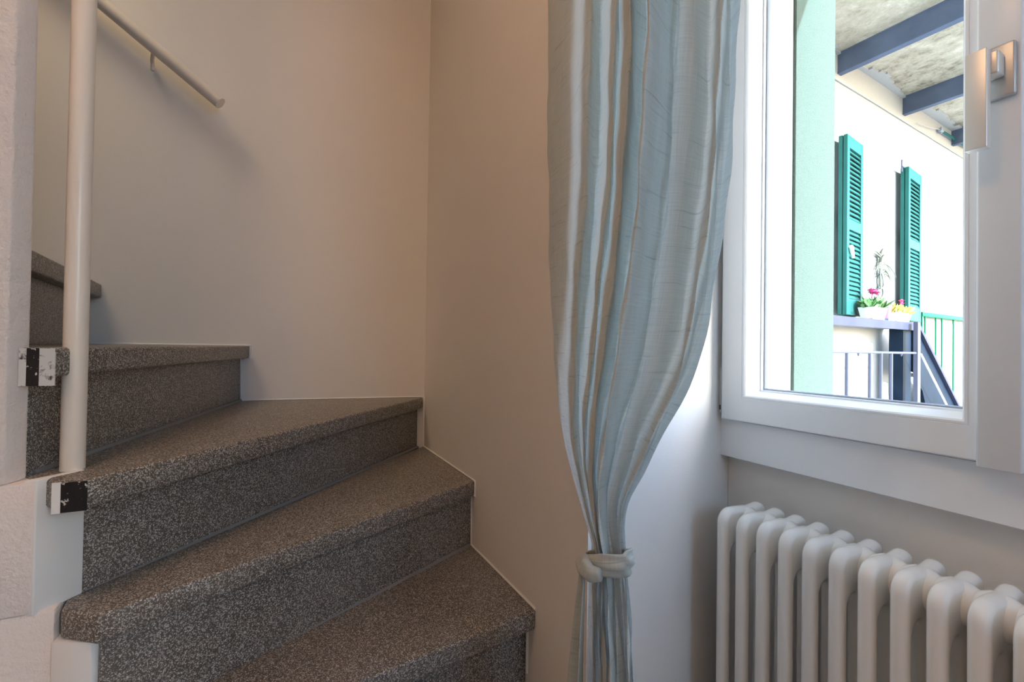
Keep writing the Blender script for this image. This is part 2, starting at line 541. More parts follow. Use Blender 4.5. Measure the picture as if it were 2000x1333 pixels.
# the two lower steps, under the frame
tread([(-0.50, 0.33), (-0.44, -0.26), (-0.86, -0.26), (-0.90, 0.33)], 2)
tread([(-0.18, 0.33), (-0.14, -0.26), (-0.48, -0.26), (-0.54, 0.33)], 1)
riser((-0.53, 0.33), (-0.47, -0.25), 2)
riser((-0.21, 0.33), (-0.17, -0.25), 1)
# grey cement joints at the foot of the risers
for pts in ([(-0.912, -0.247, 0.7405), (-1.645, 0.486, 0.7405)], [(-0.912, -0.305, 0.9255), (-1.760, -0.088, 0.9255)], [(-0.845, -0.205, 0.5555), (-1.185, 0.505, 0.5555)]):
    bm = bmesh.new()
    add_tube(bm, pts, 0.0055, 6)
    finish(bm, 'cement_joint', 'cement', stairs, smooth=True)
# painted ends of the nosings by the pole
def end_cap(a, b, k, mat, name, label, lo=0.0005, hi=-0.0005):
    a, b = Vector((*a, 0)), Vector((*b, 0))
    d = (b - a).normalized()
    nrm = Vector((d.y, -d.x, 0))
    if nrm.x < 0:
        nrm = -nrm
    q = [a, b, b + nrm * 0.003, a + nrm * 0.003]
    return tag(prism_obj(name, mat, [(v.x, v.y) for v in q], k * RISE - NOSE - lo, k * RISE + hi, parent=stairs), label)
end_cap((-0.8443, -0.2255), (-0.8455, -0.2530), 5, 'end_black', 'nosing_end_paint', 'black flaking paint on the end of the nosing', 0.001, -0.002)
end_cap((-0.8457, -0.2530), (-0.8463, -0.2625), 5, 'patch', 'nosing_end_filler', 'white filler edge beside the black paint', 0.0015, -0.001)
end_cap((-0.8758, -0.2715), (-0.8758, -0.2880), 6, 'end_white', 'nosing_end_paint', 'worn white paint on the end of the nosing', 0.012, -0.001)
end_cap((-0.8758, -0.2885), (-0.8758, -0.3010), 6, 'end_black', 'nosing_end_paint', 'black flaking paint on the end of the nosing', 0.012, -0.001)
end_cap((-0.8758, -0.3012), (-0.8758, -0.3088), 6, 'end_white', 'nosing_end_paint', 'worn white paint on the end of the nosing', 0.012, -0.001)
# white filler bead along the wall beside the treads
def bead(name, pts, r=0.0045):
    bm = bmesh.new()
    add_tube(bm, pts, r, 6)
    return finish(bm, name, 'patch', smooth=True)
z = lambda k: k * RISE
BW = lambda y: -1.657 + (y - 0.508) * 0.1839
struct(bead('trim_1', [(-0.832, 0.512, z(3) + .001), (-1.186, 0.512, z(3) + .001), (-1.188, 0.512, z(4) - NOSE), (-1.165, 0.512, z(4) - NOSE + .002), (-1.165, 0.512, z(4) + .001), (-1.652, 0.511, z(4) + .001), (-1.655, 0.510, z(5) + .001)], 0.0035))
struct(bead('trim_2', [(BW(.505), 0.505, z(5) + .001), (BW(-.088), -0.088, z(5) + .001), (BW(-.09), -0.09, z(6) - NOSE), (BW(-.062), -0.062, z(6) - NOSE), (BW(-.062), -0.062, z(6) + .001), (BW(-.49), -0.49, z(6) + .001)], 0.003))
struct(bead('trim_3', [(-0.866, 0.512, 0.40), (-0.866, 0.512, z(3) - NOSE)], 0.004))

# pole from the winder up to the ceiling
bm = bmesh.new()
add_tube(bm, [(-0.918, -0.263, z(5)), (-0.918, -0.263, 4.8)], 0.0146, 32)
pole = tag(finish(bm, 'newel_pole', 'pole', smooth=True), 'round cream enamelled pole standing on the winding terrazzo tread', 'pole')

# handrail on the back wall
rail = tag(empty('handrail', (-1.78, -0.17, 1.89)), 'cream tubular handrail fixed to the wall above the winding stairs', 'handrail')
ra, rb = Vector((-1.712, -0.158, 1.886)), Vector((-1.779, -0.481, 2.145))
rd = (rb - ra).normalized()
bm = bmesh.new()
add_tube(bm, [ra, ra + rd * 2.2], 0.0185, 24)
finish(bm, 'rail_tube', 'pole', rail, bevel=0.0015, smooth=True)
for i, t in enumerate((0.235, 1.55)):
    c = ra + rd * t - Vector((0, 0, 0.012))
    w = Vector((BW(c.y - 0.012) + 0.005, c.y - 0.012, c.z - 0.006))
    bm = bmesh.new()
    add_tube(bm, [c, w + Vector((0.012, 0, 0)), w + Vector((0.004, 0, -0.006)), w + Vector((0.002, 0, -0.028))], [0.0055, 0.0055, 0.0055, 0.005], 10)
    finish(bm, 'rail_bracket', 'pole', rail, smooth=True)

# ------------------------------------------------------------------ window
win = struct(empty('window_1', (-0.2613, 1.06, 0.845)))
XC = -0.2613

def loft_frame(bm, x0, x1, z0, z1, prof):
    """mitred ring: profile points (inset, y) carried round a rectangle"""
    rings = []
    for d, y in prof:
        rings.append([bm.verts.new(q) for q in ((x0 + d, y, z0 + d), (x1 - d, y, z0 + d), (x1 - d, y, z1 - d), (x0 + d, y, z1 - d))])
    n = len(rings)
    for i in range(n):
        a, b = rings[i], rings[(i + 1) % n]
        for k in range(4):
            bm.faces.new((a[k], a[(k + 1) % 4], b[(k + 1) % 4], b[k]))

def frame_obj(name, mat, x0, x1, z0, z1, prof, parent, sharp=28):
    bm = bmesh.new()
    loft_frame(bm, x0, x1, z0, z1, prof)
    o = finish(bm, name, mat, parent, smooth=True, angle=sharp)
    return o

frame_obj('window_frame', 'pvc', -0.817, 0.2944, 0.8445, 2.42,
          [(0, 1.0895), (0, 1.047), (0.0015, 1.045), (0.095, 1.045), (0.095, 1.085), (0.118, 1.085), (0.118, 1.127), (0.025, 1.127), (0.025, 1.0895)], win)
SP = [(0.0, 1.084), (0.0, 1.0225), (0.0025, 1.020), (0.0565, 1.020), (0.0572, 1.0213), (0.0580, 1.0213), (0.0587, 1.020),
      (0.0625, 1.020), (0.0655, 1.0235), (0.0735, 1.0605), (0.0745, 1.0640), (0.0775, 1.0655), (0.0785, 1.0740), (0.0785, 1.084)]
GP = [(0.0775, 1.0735), (0.0805, 1.0735), (0.0820, 1.0765), (0.0820, 1.087), (0.0775, 1.087)]
def sash(x0, x1):
    s = frame_obj('window_sash', 'pvc', x0, x1, 0.9445, 2.325, SP, win)
    frame_obj('gasket', 'gasket', x0, x1, 0.9445, 2.325, GP, s)
    g = box_obj('glass_pane', 'glass', x0 + 0.079, x1 - 0.079, 1.0775, 1.0815, 1.0235, 2.246, s)
    return s
sash(-0.768, -0.2455)
sash(-0.2285 - 0.0, 0.2454)
# meeting stile that carries the handle
bm = bmesh.new()
add_prism(bm, [(-0.2895, 1.0185), (-0.2885, 1.002), (-0.286, 1.000), (-0.2395, 1.000), (-0.2375, 1.002), (-0.2365, 1.0185)], 0.9405, 2.328)
finish(bm, 'meeting_stile', 'pvc', win, bevel=0.001, seg=1)
# handle
hd = tag(empty('window_handle', (-0.245, 0.998, 1.55)), 'satin metal lever handle hanging straight down')
hd.parent = win
hd.matrix_parent_inverse = win.matrix_world.inverted()
bm = bmesh.new()
add_box(bm, -0.277, -0.2425, 0.9885, 0.9999, 1.5185, 1.601)
finish(bm, 'handle_plate', 'steel_rose', hd, bevel=0.0028, seg=3)
bm = bmesh.new()
add_box(bm, -0.274, -0.2535, 0.962, 0.9882, 1.548, 1.584)
finish(bm, 'handle_neck', 'steel_satin', hd, bevel=0.003, seg=3)
bm = bmesh.new()
add_box(bm, -0.2865, -0.2612, 0.9445, 0.9612, 1.434, 1.585)
finish(bm, 'handle_grip', 'steel_satin', hd, bevel=0.0016, seg=3)
# hinge cover on the fixed frame beside the lower corner of the sash
hc = box_obj('hinge_cover', 'pvc', -0.7935, -0.7745, 1.036, 1.0452, 0.957, 1.075, win, bevel=0.002)
box_obj('hinge_pin', 'black', -0.791, -0.781, 1.0352, 1.037, 0.9645, 0.9765, hc)
# outside: sill and the lining of the opening
struct(prism_obj('trim_4', 'reveal_white', [(-0.704, 1.130), (-0.699, 1.130), (-0.699, 1.2025), (-0.704, 1.2025)], 0.925, 2.34))
struct(prism_obj('trim_5', 'mint', [(-0.712, 1.2055), (-0.692, 1.2055), (-0.692, 1.392), (-0.712, 1.392)], 0.925, 2.34))
struct(prism_obj('trim_6', 'mint', [(-2.0, 1.381), (-0.712, 1.381), (-0.712, 1.392), (-2.0, 1.392)], -1.3, 4.8))
struct(prism_obj('trim_7', 'mint', [(0.18, 1.381), (2.0, 1.381), (2.0, 1.392), (0.18, 1.392)], -1.3, 4.8))
struct(prism_obj('window_sill_1', 'reveal_white', [(-0.69, 1.131), (0.178, 1.131), (0.178, 1.42), (-0.69, 1.42)], 0.926, [0.975, 0.975, 0.955, 0.955], bevel=0.003))

# ------------------------------------------------------------------ radiator
def radiator_section_mesh():
    ztop, zbot, yf, yr = 0.7655, 0.17, 0.887, 1.043
    cu = bpy.data.curves.new('section_outline', 'CURVE')
    cu.dimensions = '2D'
    cu.fill_mode = 'BOTH'
    B = 0.0118
    cu.extrude = 0.0012
    cu.bevel_depth = B
    cu.bevel_resolution = 5
    def loop(pts):
        sp = cu.splines.new('POLY')
        sp.points.add(len(pts) - 1)
        for q, c in zip(sp.points, pts):
            q.co = (c[0], c[1], 0, 1)
        sp.use_cyclic_u = True
    def rrect(y0, y1, z0, z1, r, n=8, rev=False):
        out = []
        for cx, cy, a0 in ((y1 - r, z1 - r, 0), (y0 + r, z1 - r, 90), (y0 + r, z0 + r, 180), (y1 - r, z0 + r, 270)):
            for k in range(n + 1):
                a = math.radians(a0 + 90 * k / n)
                out.append((cx + r * math.cos(a), cy + r * math.sin(a)))
        return out[::-1] if rev else out
    # outline with a shallow saddle on top, shrunk by the bevel radius
    o = []
    for (y, zz) in rrect(yf + B, yr - B, zbot + B, ztop - B, 0.021):
        t = (y - yf) / (yr - yf)
        if zz > ztop - B - 0.004:
            zz -= 0.005 * math.exp(-((t - 0.62) / 0.20) ** 2)
        o.append((y, zz))
    # finer top edge
    top = []
    for i, q in enumerate(o):
        top.append(q)
        nx = o[(i + 1) % len(o)]
        if q[1] > ztop - B - 0.006 and nx[1] > ztop - B - 0.006 and abs(q[0] - nx[0]) > 0.03:
            for k in range(1, 12):
                y = q[0] + (nx[0] - q[0]) * k / 12
                t = (y - yf) / (yr - yf)
                top.append((y, ztop - B - 0.005 * math.exp(-((t - 0.62) / 0.20) ** 2)))
    loop(top)
    w = 0.0255
    gap = ((yr - yf) - 3 * w) / 2
    for i in range(2):
        a = yf + w * (i + 1) + gap * i
        loop(rrect(a - B, a + gap + B, zbot + 0.085 - B, ztop - 0.082 + B, (gap / 2 + B) * 0.98, 8, True))
    ob = bpy.data.objects.new('tmp', cu)
    COL.objects.link(ob)
    dg = bpy.context.evaluated_depsgraph_get()
    me = bpy.data.meshes.new_from_object(ob.evaluated_get(dg))
    bpy.data.objects.remove(ob)
    # curve plane (x, y) becomes world (y, z); thickness becomes x
    for v in me.vertices:
        a, b_, c = v.co
        v.co = (c, a, b_)
    bm = bmesh.new()
    bm.from_mesh(me)
    bmesh.ops.remove_doubles(bm, verts=bm.verts[:], dist=0.00005)
    for zz in (ztop - 0.040, zbot + 0.038):          # hubs that join the sections
        add_tube(bm, [(-0.0229, 0.972, zz), (-0.020, 0.972, zz), (-0.010, 0.972, zz), (0.010, 0.972, zz), (0.020, 0.972, zz), (0.0229, 0.972, zz)],
                 [0.0285, 0.0295, 0.0345, 0.0345, 0.0295, 0.0285], 24)
    bmesh.ops.recalc_face_normals(bm, faces=bm.faces[:])
    m2 = bpy.data.meshes.new('radiator_section')
    bm.to_mesh(m2)
    bm.free()
    for p_ in m2.polygons:
        p_.use_smooth = True
    m2.set_sharp_from_angle(angle=math.radians(50))
    m2.materials.append(MT['radiator'])
    return m2

rad = tag(empty('radiator', (-0.25, 0.965, 0.17)), 'white multi-column radiator under the window beside the tied curtain', 'radiator')
RM = radiator_section_mesh()
for i in range(20):
    s = link('section', RM, rad)
    s.location = (-0.6672 + 0.0459 * i, 0, 0)
for x in (-0.46, 0.05):
    box_obj('wall_bracket', 'radiator', x - 0.012, x + 0.012, 1.03, 1.0895, 0.62, 0.645, rad)

# ------------------------------------------------------------------ curtain
CURTAIN_FOLDS = [
 (2.250, [(-0.7941,0.5),(-0.75,0.484),(-0.7117,0.478),(-0.6535,0.47),(-0.5849,0.448),(-0.6022,0.479),(-0.602,0.487),(-0.5209,0.448),(-0.5438,0.474),(-0.442,0.405),(-0.4916,0.465),(-0.4973,0.488),(-0.4093,0.405),(-0.4237,0.445),(-0.433,0.484),(-0.42,0.472),(-0.4098,0.49),(-0.4093,0.525),(-0.361,0.482),(-0.387,0.53),(-0.3851,0.535),(-0.3641,0.52)]),
 (1.735, [(-0.7964,0.5),(-0.7519,0.484),(-0.7135,0.478),(-0.6551,0.47),(-0.5861,0.448),(-0.6042,0.479),(-0.6043,0.487),(-0.5224,0.448),(-0.5459,0.474),(-0.4427,0.405),(-0.4936,0.465),(-0.4999,0.488),(-0.4102,0.405),(-0.4256,0.445),(-0.4357,0.484),(-0.4225,0.472),(-0.4128,0.49),(-0.413,0.525),(-0.364,0.482),(-0.3908,0.53),(-0.389,0.535),(-0.3678,0.52)]),
 (1.500, [(-0.7894,0.5),(-0.7477,0.484),(-0.7119,0.478),(-0.6564,0.47),(-0.5887,0.448),(-0.6079,0.479),(-0.6083,0.487),(-0.5265,0.448),(-0.5505,0.474),(-0.4464,0.405),(-0.4985,0.465),(-0.5052,0.488),(-0.4141,0.405),(-0.4301,0.445),(-0.4408,0.484),(-0.4273,0.472),(-0.4177,0.49),(-0.418,0.525),(-0.3682,0.482),(-0.3955,0.53),(-0.3936,0.535),(-0.3721,0.52)]),
 (1.350, [(-0.7791,0.4983),(-0.7417,0.4828),(-0.71,0.4769),(-0.6592,0.4692),(-0.5946,0.4478),(-0.6146,0.4779),(-0.6153,0.4857),(-0.5352,0.4478),(-0.5592,0.4731),(-0.456,0.406),(-0.5081,0.4643),(-0.515,0.4867),(-0.424,0.406),(-0.44,0.4449),(-0.4506,0.4828),(-0.4371,0.4711),(-0.4272,0.4886),(-0.4273,0.5226),(-0.377,0.4808),(-0.4043,0.5275),(-0.4023,0.5324),(-0.3806,0.5178)]),
 (1.220, [(-0.7592,0.492),(-0.7291,0.4776),(-0.7046,0.4722),(-0.6628,0.465),(-0.6048,0.4452),(-0.625,0.4731),(-0.6262,0.4803),(-0.5504,0.4452),(-0.5736,0.4686),(-0.4741,0.4065),(-0.5243,0.4605),(-0.5307,0.4812),(-0.4424,0.4065),(-0.457,0.4425),(-0.4661,0.4776),(-0.4528,0.4668),(-0.4418,0.483),(-0.4399,0.5145),(-0.3898,0.4758),(-0.4156,0.519),(-0.4132,0.5235),(-0.3912,0.51)]),
 (1.100, [(-0.7186,0.475),(-0.696,0.463),(-0.6787,0.4585),(-0.6474,0.4525),(-0.6006,0.436),(-0.6185,0.4592),(-0.6199,0.4652),(-0.5553,0.436),(-0.5754,0.4555),(-0.4889,0.4037),(-0.5323,0.4487),(-0.5375,0.466),(-0.4599,0.4037),(-0.4716,0.4337),(-0.4782,0.463),(-0.4663,0.454),(-0.4549,0.4675),(-0.4513,0.4938),(-0.4051,0.4615),(-0.4275,0.4975),(-0.425,0.5012),(-0.4042,0.49)]),
 (1.020, [(-0.6797,0.4617),(-0.6626,0.4518),(-0.6506,0.4481),(-0.6284,0.4432),(-0.5928,0.4296),(-0.6091,0.4487),(-0.6109,0.4536),(-0.5592,0.4296),(-0.5765,0.4456),(-0.5046,0.4031),(-0.5423,0.4401),(-0.5478,0.4543),(-0.4811,0.4031),(-0.4922,0.4278),(-0.499,0.4518),(-0.4887,0.4444),(-0.4795,0.4555),(-0.4773,0.4771),(-0.436,0.4506),(-0.4567,0.4802),(-0.4545,0.4833),(-0.4358,0.474)]),
 (0.950, [(-0.6376,0.4496),(-0.6248,0.4417),(-0.6164,0.4388),(-0.6011,0.4348),(-0.5751,0.4239),(-0.5891,0.4393),(-0.5911,0.4432),(-0.5519,0.4239),(-0.5661,0.4368),(-0.5098,0.4027),(-0.5412,0.4323),(-0.5468,0.4437),(-0.4925,0.4027),(-0.5031,0.4225),(-0.5107,0.4417),(-0.5021,0.4358),(-0.4962,0.4447),(-0.4965,0.462),(-0.462,0.4407),(-0.4807,0.4644),(-0.4792,0.4669),(-0.4637,0.4595)]),
 (0.900, [(-0.603,0.444),(-0.5932,0.4376),(-0.5872,0.4352),(-0.5764,0.432),(-0.5573,0.4232),(-0.5692,0.4356),(-0.5712,0.4388),(-0.5418,0.4232),(-0.5536,0.4336),(-0.5099,0.406),(-0.5361,0.43),(-0.5417,0.4392),(-0.498,0.406),(-0.5084,0.422),(-0.5166,0.4376),(-0.5097,0.4328),(-0.5069,0.44),(-0.5098,0.454),(-0.4821,0.4368),(-0.4989,0.456),(-0.4982,0.458),(-0.486,0.452)]),
 (0.865, [(-0.58,0.4419),(-0.5714,0.4361),(-0.5665,0.4339),(-0.5578,0.4309),(-0.5419,0.4229),(-0.5532,0.4342),(-0.5553,0.4372),(-0.5304,0.4229),(-0.5412,0.4324),(-0.5032,0.4072),(-0.5274,0.4291),(-0.5334,0.4375),(-0.4943,0.4072),(-0.505,0.4218),(-0.5141,0.4361),(-0.508,0.4317),(-0.5072,0.4382),(-0.5118,0.451),(-0.4875,0.4353),(-0.5038,0.4528),(-0.5036,0.4547),(-0.4931,0.4492)]),
 (0.830, [(-0.5562,0.4398),(-0.5489,0.4345),(-0.5447,0.4325),(-0.5375,0.4299),(-0.524,0.4226),(-0.5342,0.4329),(-0.5362,0.4355),(-0.5149,0.4226),(-0.5244,0.4312),(-0.4916,0.4084),(-0.5131,0.4283),(-0.5188,0.4358),(-0.4844,0.4084),(-0.4945,0.4216),(-0.5033,0.4345),(-0.498,0.4306),(-0.498,0.4365),(-0.5031,0.4481),(-0.4819,0.4339),(-0.4968,0.4497),(-0.4969,0.4513),(-0.4878,0.4464)]),
 (0.800, [(-0.5555,0.441),(-0.5476,0.4354),(-0.5431,0.4333),(-0.5354,0.4305),(-0.5212,0.4228),(-0.5319,0.4337),(-0.534,0.4365),(-0.5116,0.4228),(-0.5217,0.4319),(-0.487,0.4077),(-0.5099,0.4288),(-0.5159,0.4368),(-0.4797,0.4077),(-0.4905,0.4218),(-0.4999,0.4354),(-0.4943,0.4312),(-0.4946,0.4375),(-0.5002,0.4498),(-0.478,0.4347),(-0.4939,0.4516),(-0.494,0.4533),(-0.4845,0.4481)]),
 (0.760, [(-0.5623,0.4427),(-0.5536,0.4367),(-0.5485,0.4344),(-0.5397,0.4314),(-0.5237,0.423),(-0.5352,0.4348),(-0.5374,0.4378),(-0.5126,0.423),(-0.5235,0.4329),(-0.4858,0.4068),(-0.5103,0.4295),(-0.5166,0.4382),(-0.4774,0.4068),(-0.4889,0.4219),(-0.4987,0.4367),(-0.4927,0.4321),(-0.4926,0.4389),(-0.4984,0.4522),(-0.4744,0.4359),(-0.4913,0.4541),(-0.4914,0.456),(-0.4812,0.4503)]),
 (0.700, [(-0.5665,0.4452),(-0.5566,0.4385),(-0.5506,0.436),(-0.5405,0.4326),(-0.5227,0.4234),(-0.5353,0.4364),(-0.5377,0.4397),(-0.5102,0.4234),(-0.5223,0.4343),(-0.4806,0.4053),(-0.5077,0.4305),(-0.5148,0.4402),(-0.4716,0.4053),(-0.4844,0.4221),(-0.4955,0.4385),(-0.4889,0.4334),(-0.4891,0.441),(-0.4958,0.4557),(-0.4698,0.4376),(-0.4885,0.4578),(-0.4886,0.4599),(-0.4777,0.4536)]),
 (0.620, [(-0.5732,0.4487),(-0.5618,0.441),(-0.5549,0.4381),(-0.5434,0.4343),(-0.5231,0.4238),(-0.5376,0.4386),(-0.5403,0.4424),(-0.5093,0.4238),(-0.523,0.4362),(-0.4759,0.4033),(-0.5068,0.4319),(-0.515,0.4429),(-0.4661,0.4033),(-0.4809,0.4224),(-0.4938,0.441),(-0.4863,0.4353),(-0.487,0.4439),(-0.4949,0.4606),(-0.4659,0.4401),(-0.4871,0.463),(-0.4873,0.4654),(-0.4752,0.4582)]),
 (0.450, [(-0.5905,0.456),(-0.5757,0.4464),(-0.5666,0.4428),(-0.5516,0.438),(-0.5257,0.4248),(-0.5441,0.4434),(-0.5476,0.4482),(-0.5086,0.4248),(-0.5259,0.4404),(-0.467,0.399),(-0.5059,0.435),(-0.5163,0.4488),(-0.4553,0.399),(-0.4743,0.423),(-0.4907,0.4464),(-0.4815,0.4392),(-0.4829,0.45),(-0.4932,0.471),(-0.458,0.4452),(-0.4842,0.474),(-0.4846,0.477),(-0.4701,0.468)]),
 (0.250, [(-0.6072,0.4616),(-0.5891,0.4505),(-0.5775,0.4463),(-0.5586,0.4408),(-0.5274,0.4255),(-0.5482,0.447),(-0.552,0.4526),(-0.506,0.4255),(-0.5259,0.4436),(-0.4575,0.3957),(-0.5021,0.4373),(-0.5137,0.4533),(-0.4438,0.3957),(-0.4652,0.4235),(-0.4836,0.4505),(-0.4731,0.4422),(-0.4743,0.4547),(-0.4856,0.4789),(-0.4459,0.4491),(-0.4752,0.4824),(-0.4756,0.4858),(-0.4592,0.4754)]),
 (0.030, [(-0.626,0.4677),(-0.6037,0.455),(-0.5888,0.4502),(-0.5651,0.4439),(-0.5277,0.4264),(-0.5512,0.451),(-0.5553,0.4574),(-0.5016,0.4264),(-0.5243,0.447),(-0.4457,0.3922),(-0.4963,0.4399),(-0.5092,0.4582),(-0.4298,0.3922),(-0.4538,0.424),(-0.4744,0.455),(-0.4626,0.4455),(-0.4637,0.4598),(-0.4761,0.4876),(-0.432,0.4534),(-0.4644,0.4916),(-0.4648,0.4956),(-0.4467,0.4836)]),
]

def crom(p0, p1, p2, p3, t):
    """centripetal Catmull-Rom between p1 and p2"""
    def tj(ti, a, b):
        return ti + max(1e-6, (Vector(b) - Vector(a)).length) ** 0.5
    p0, p1, p2, p3 = map(Vector, (p0, p1, p2, p3))
    t0 = 0.0
    t1 = tj(t0, p0, p1)
    t2 = tj(t1, p1, p2)
    t3 = tj(t2, p2, p3)
    u = t1 + (t2 - t1) * t
    a1 = p0 * ((t1 - u) / (t1 - t0)) + p1 * ((u - t0) / (t1 - t0))
    a2 = p1 * ((t2 - u) / (t2 - t1)) + p2 * ((u - t1) / (t2 - t1))
    a3 = p2 * ((t3 - u) / (t3 - t2)) + p3 * ((u - t2) / (t3 - t2))
    b1 = a1 * ((t2 - u) / (t2 - t0)) + a2 * ((u - t0) / (t2 - t0))
    b2 = a2 * ((t3 - u) / (t3 - t1)) + a3 * ((u - t1) / (t3 - t1))
    return b1 * ((t2 - u) / (t2 - t1)) + b2 * ((u - t1) / (t2 - t1))

def curtain_mesh():
    SUB, ZSUB = 9, 9
    rows = []
    for zz, r in CURTAIN_FOLDS:
        e = [(2 * r[0][0] - r[1][0], 2 * r[0][1] - r[1][1])] + r + [(2 * r[-1][0] - r[-2][0], 2 * r[-1][1] - r[-2][1])]
        pts = []
        for i in range(1, len(e) - 2):
            for k in range(SUB):
                q = crom((*e[i - 1], 0), (*e[i], 0), (*e[i + 1], 0), (*e[i + 2], 0), k / SUB)
                pts.append((q.x, q.y))
        pts.append(r[-1])
        rows.append((zz, pts))
    n = len(rows[0][1])
    # smooth in height (cubic Hermite through the levels)
    zs = [r[0] for r in rows]
    out = []
    def slope(i, f):
        if i == 0 or i == len(zs) - 1:
            return 0.0
        a = (f(i) - f(i - 1)) / (zs[i] - zs[i - 1])
        b = (f(i + 1) - f(i)) / (zs[i + 1] - zs[i])
        return 0.0 if a * b < 0 else 0.5 * (a + b)
    for i in range(len(zs) - 1):
        m = max(2, min(ZSUB, int(abs(zs[i] - zs[i + 1]) / 0.012)))
        sl = []
        for j in range(n):
            fx = lambda q: rows[q][1][j][0]
            fy = lambda q: rows[q][1][j][1]
            sl.append((slope(i, fx), slope(i + 1, fx), slope(i, fy), slope(i + 1, fy)))
        for k in range(m):
            t = k / m
            h = zs[i + 1] - zs[i]
            h00, h10, h01, h11 = 2 * t**3 - 3 * t**2 + 1, t**3 - 2 * t**2 + t, -2 * t**3 + 3 * t**2, t**3 - t**2
            row = []
            for j in range(n):
                a, b_ = rows[i][1][j], rows[i + 1][1][j]
                s0, s1, s2, s3 = sl[j]
                row.append((h00 * a[0] + h10 * h * s0 + h01 * b_[0] + h11 * h * s1,
                            h00 * a[1] + h10 * h * s2 + h01 * b_[1] + h11 * h * s3))
            out.append((zs[i] + h * t, row))
    out.append(rows[-1])
    bm = bmesh.new()
    uv = bm.loops.layers.uv.new('cloth')
    # cloth width measured along the top edge
    ul = [0.0]
    for a, b_ in zip(rows[0][1], rows[0][1][1:]):
        ul.append(ul[-1] + math.dist(a, b_))
    grid = []
    for zz, row in out:
        g = []
        for j, (x, y) in enumerate(row):
            w = 0.0012 * math.sin(zz * 23 + j * 0.21) + 0.0008 * math.sin(zz * 61 + j * 0.5)
            g.append(bm.verts.new((x + w, y + w * 0.7, zz)))
        grid.append(g)
    for a in range(len(grid) - 1):
        for j in range(n - 1):
            f = bm.faces.new((grid[a][j], grid[a][j + 1], grid[a + 1][j + 1], grid[a + 1][j]))
            for lp, (r_, c_) in zip(f.loops, ((a, j), (a, j + 1), (a + 1, j + 1), (a + 1, j))):
                lp[uv].uv = (ul[c_], out[r_][0])
    me = bpy.data.meshes.new('curtain')
    bm.to_mesh(me)
    bm.free()
    for p_ in me.polygons:
        p_.use_smooth = True
    return me

cur = tag(empty('curtain', (-0.5, 0.42, 0.03)), 'grey-green linen curtain gathered and tied in a knot beside the window', 'curtain')
cloth = link('curtain_cloth', curtain_mesh(), cur, MT['linen'])

def cloth_strip(name, centre, across, uscale=1.0, thick=0.0018, parent=None, fold=0.0):
    """ribbon of cloth: centre line points with an across-vector each"""
    bm = bmesh.new()
    uv = bm.loops.layers.uv.new('cloth')
    NW = 10
    rows = []
    for c, a in zip(centre, across):
        c, a = Vector(c), Vector(a)
        nn = a.cross(Vector((0, 0, 1))).normalized()
        rows.append([bm.verts.new(c + a * (k / NW - 0.5) + nn * fold * math.sin(k / NW * 2.4 * PI) * a.length) for k in range(NW + 1)])
    for i in range(len(rows) - 1):
        for k in range(NW):
            f = bm.faces.new((rows[i][k], rows[i][k + 1], rows[i + 1][k + 1], rows[i + 1][k]))
            for lp, (r_, c_) in zip(f.loops, ((i, k), (i, k + 1), (i + 1, k + 1), (i + 1, k))):
                lp[uv].uv = (c_ * 0.006, r_ * 0.01 * uscale)
    me = bpy.data.meshes.new(name)
    bm.to_mesh(me)
    bm.free()
    for p_ in me.polygons:
        p_.use_smooth = True
    o = link(name, me, parent, MT['linen'])
    md = o.modifiers.new('thick', 'SOLIDIFY')
    md.thickness = thick
    md.offset = 0
    return o

# tie band round the waist of the curtain
band_c, band_a = [], []
NB = 48
for i in range(NB + 1):
    a = 2 * PI * i / NB
    x = -0.4975 + 0.0355 * math.cos(a)
    y = 0.4245 + 0.0265 * math.sin(a)
    # higher on the window side, dropping to the knot at the stair side
    zz = 0.8215 + 0.009 * math.cos(a)
    band_c.append((x, y, zz))
    band_a.append((0.003 * math.cos(a), 0.003 * math.sin(a), 0.026 + 0.009 * math.cos(a) + 0.002 * math.sin(3 * a)))
def band_mesh():
    bm = bmesh.new()
    uv = bm.loops.layers.uv.new('cloth')
    NW = 8
    rows = []
    for i, (c, a) in enumerate(zip(band_c, band_a)):
        c, a = Vector(c), Vector(a)
        o = Vector((c.x + 0.4975, c.y - 0.4245, 0)).normalized()
        rows.append([c + a * (k / NW - 0.5) + o * (0.0045 * math.sin(PI * k / NW) + 0.0022 * math.sin(k * 1.5 + i * 0.33) + 0.001 * math.sin(k * 2.6 - i * 0.2)) for k in range(NW + 1)])
    vs_ = [[bm.verts.new(p_) for p_ in r] for r in rows[:-1]]
    for i in range(NB):
        for k in range(NW):
            j = (i + 1) % NB
            f = bm.faces.new((vs_[i][k], vs_[j][k], vs_[j][k + 1], vs_[i][k + 1]))
            for lp, (r_, c_) in zip(f.loops, ((i, k), (i + 1, k), (i + 1, k + 1), (i, k + 1))):
                lp[uv].uv = (r_ * 0.005, c_ * 0.004)
    me = bpy.data.meshes.new('tie_band')
    bm.to_mesh(me)
    bm.free()
    for p_ in me.polygons:
        p_.use_smooth = True
    return me
bnd = link('tie_band', band_mesh(), cur, MT['linen'])
md = bnd.modifiers.new('thick', 'SOLIDIFY')
md.thickness = 0.003
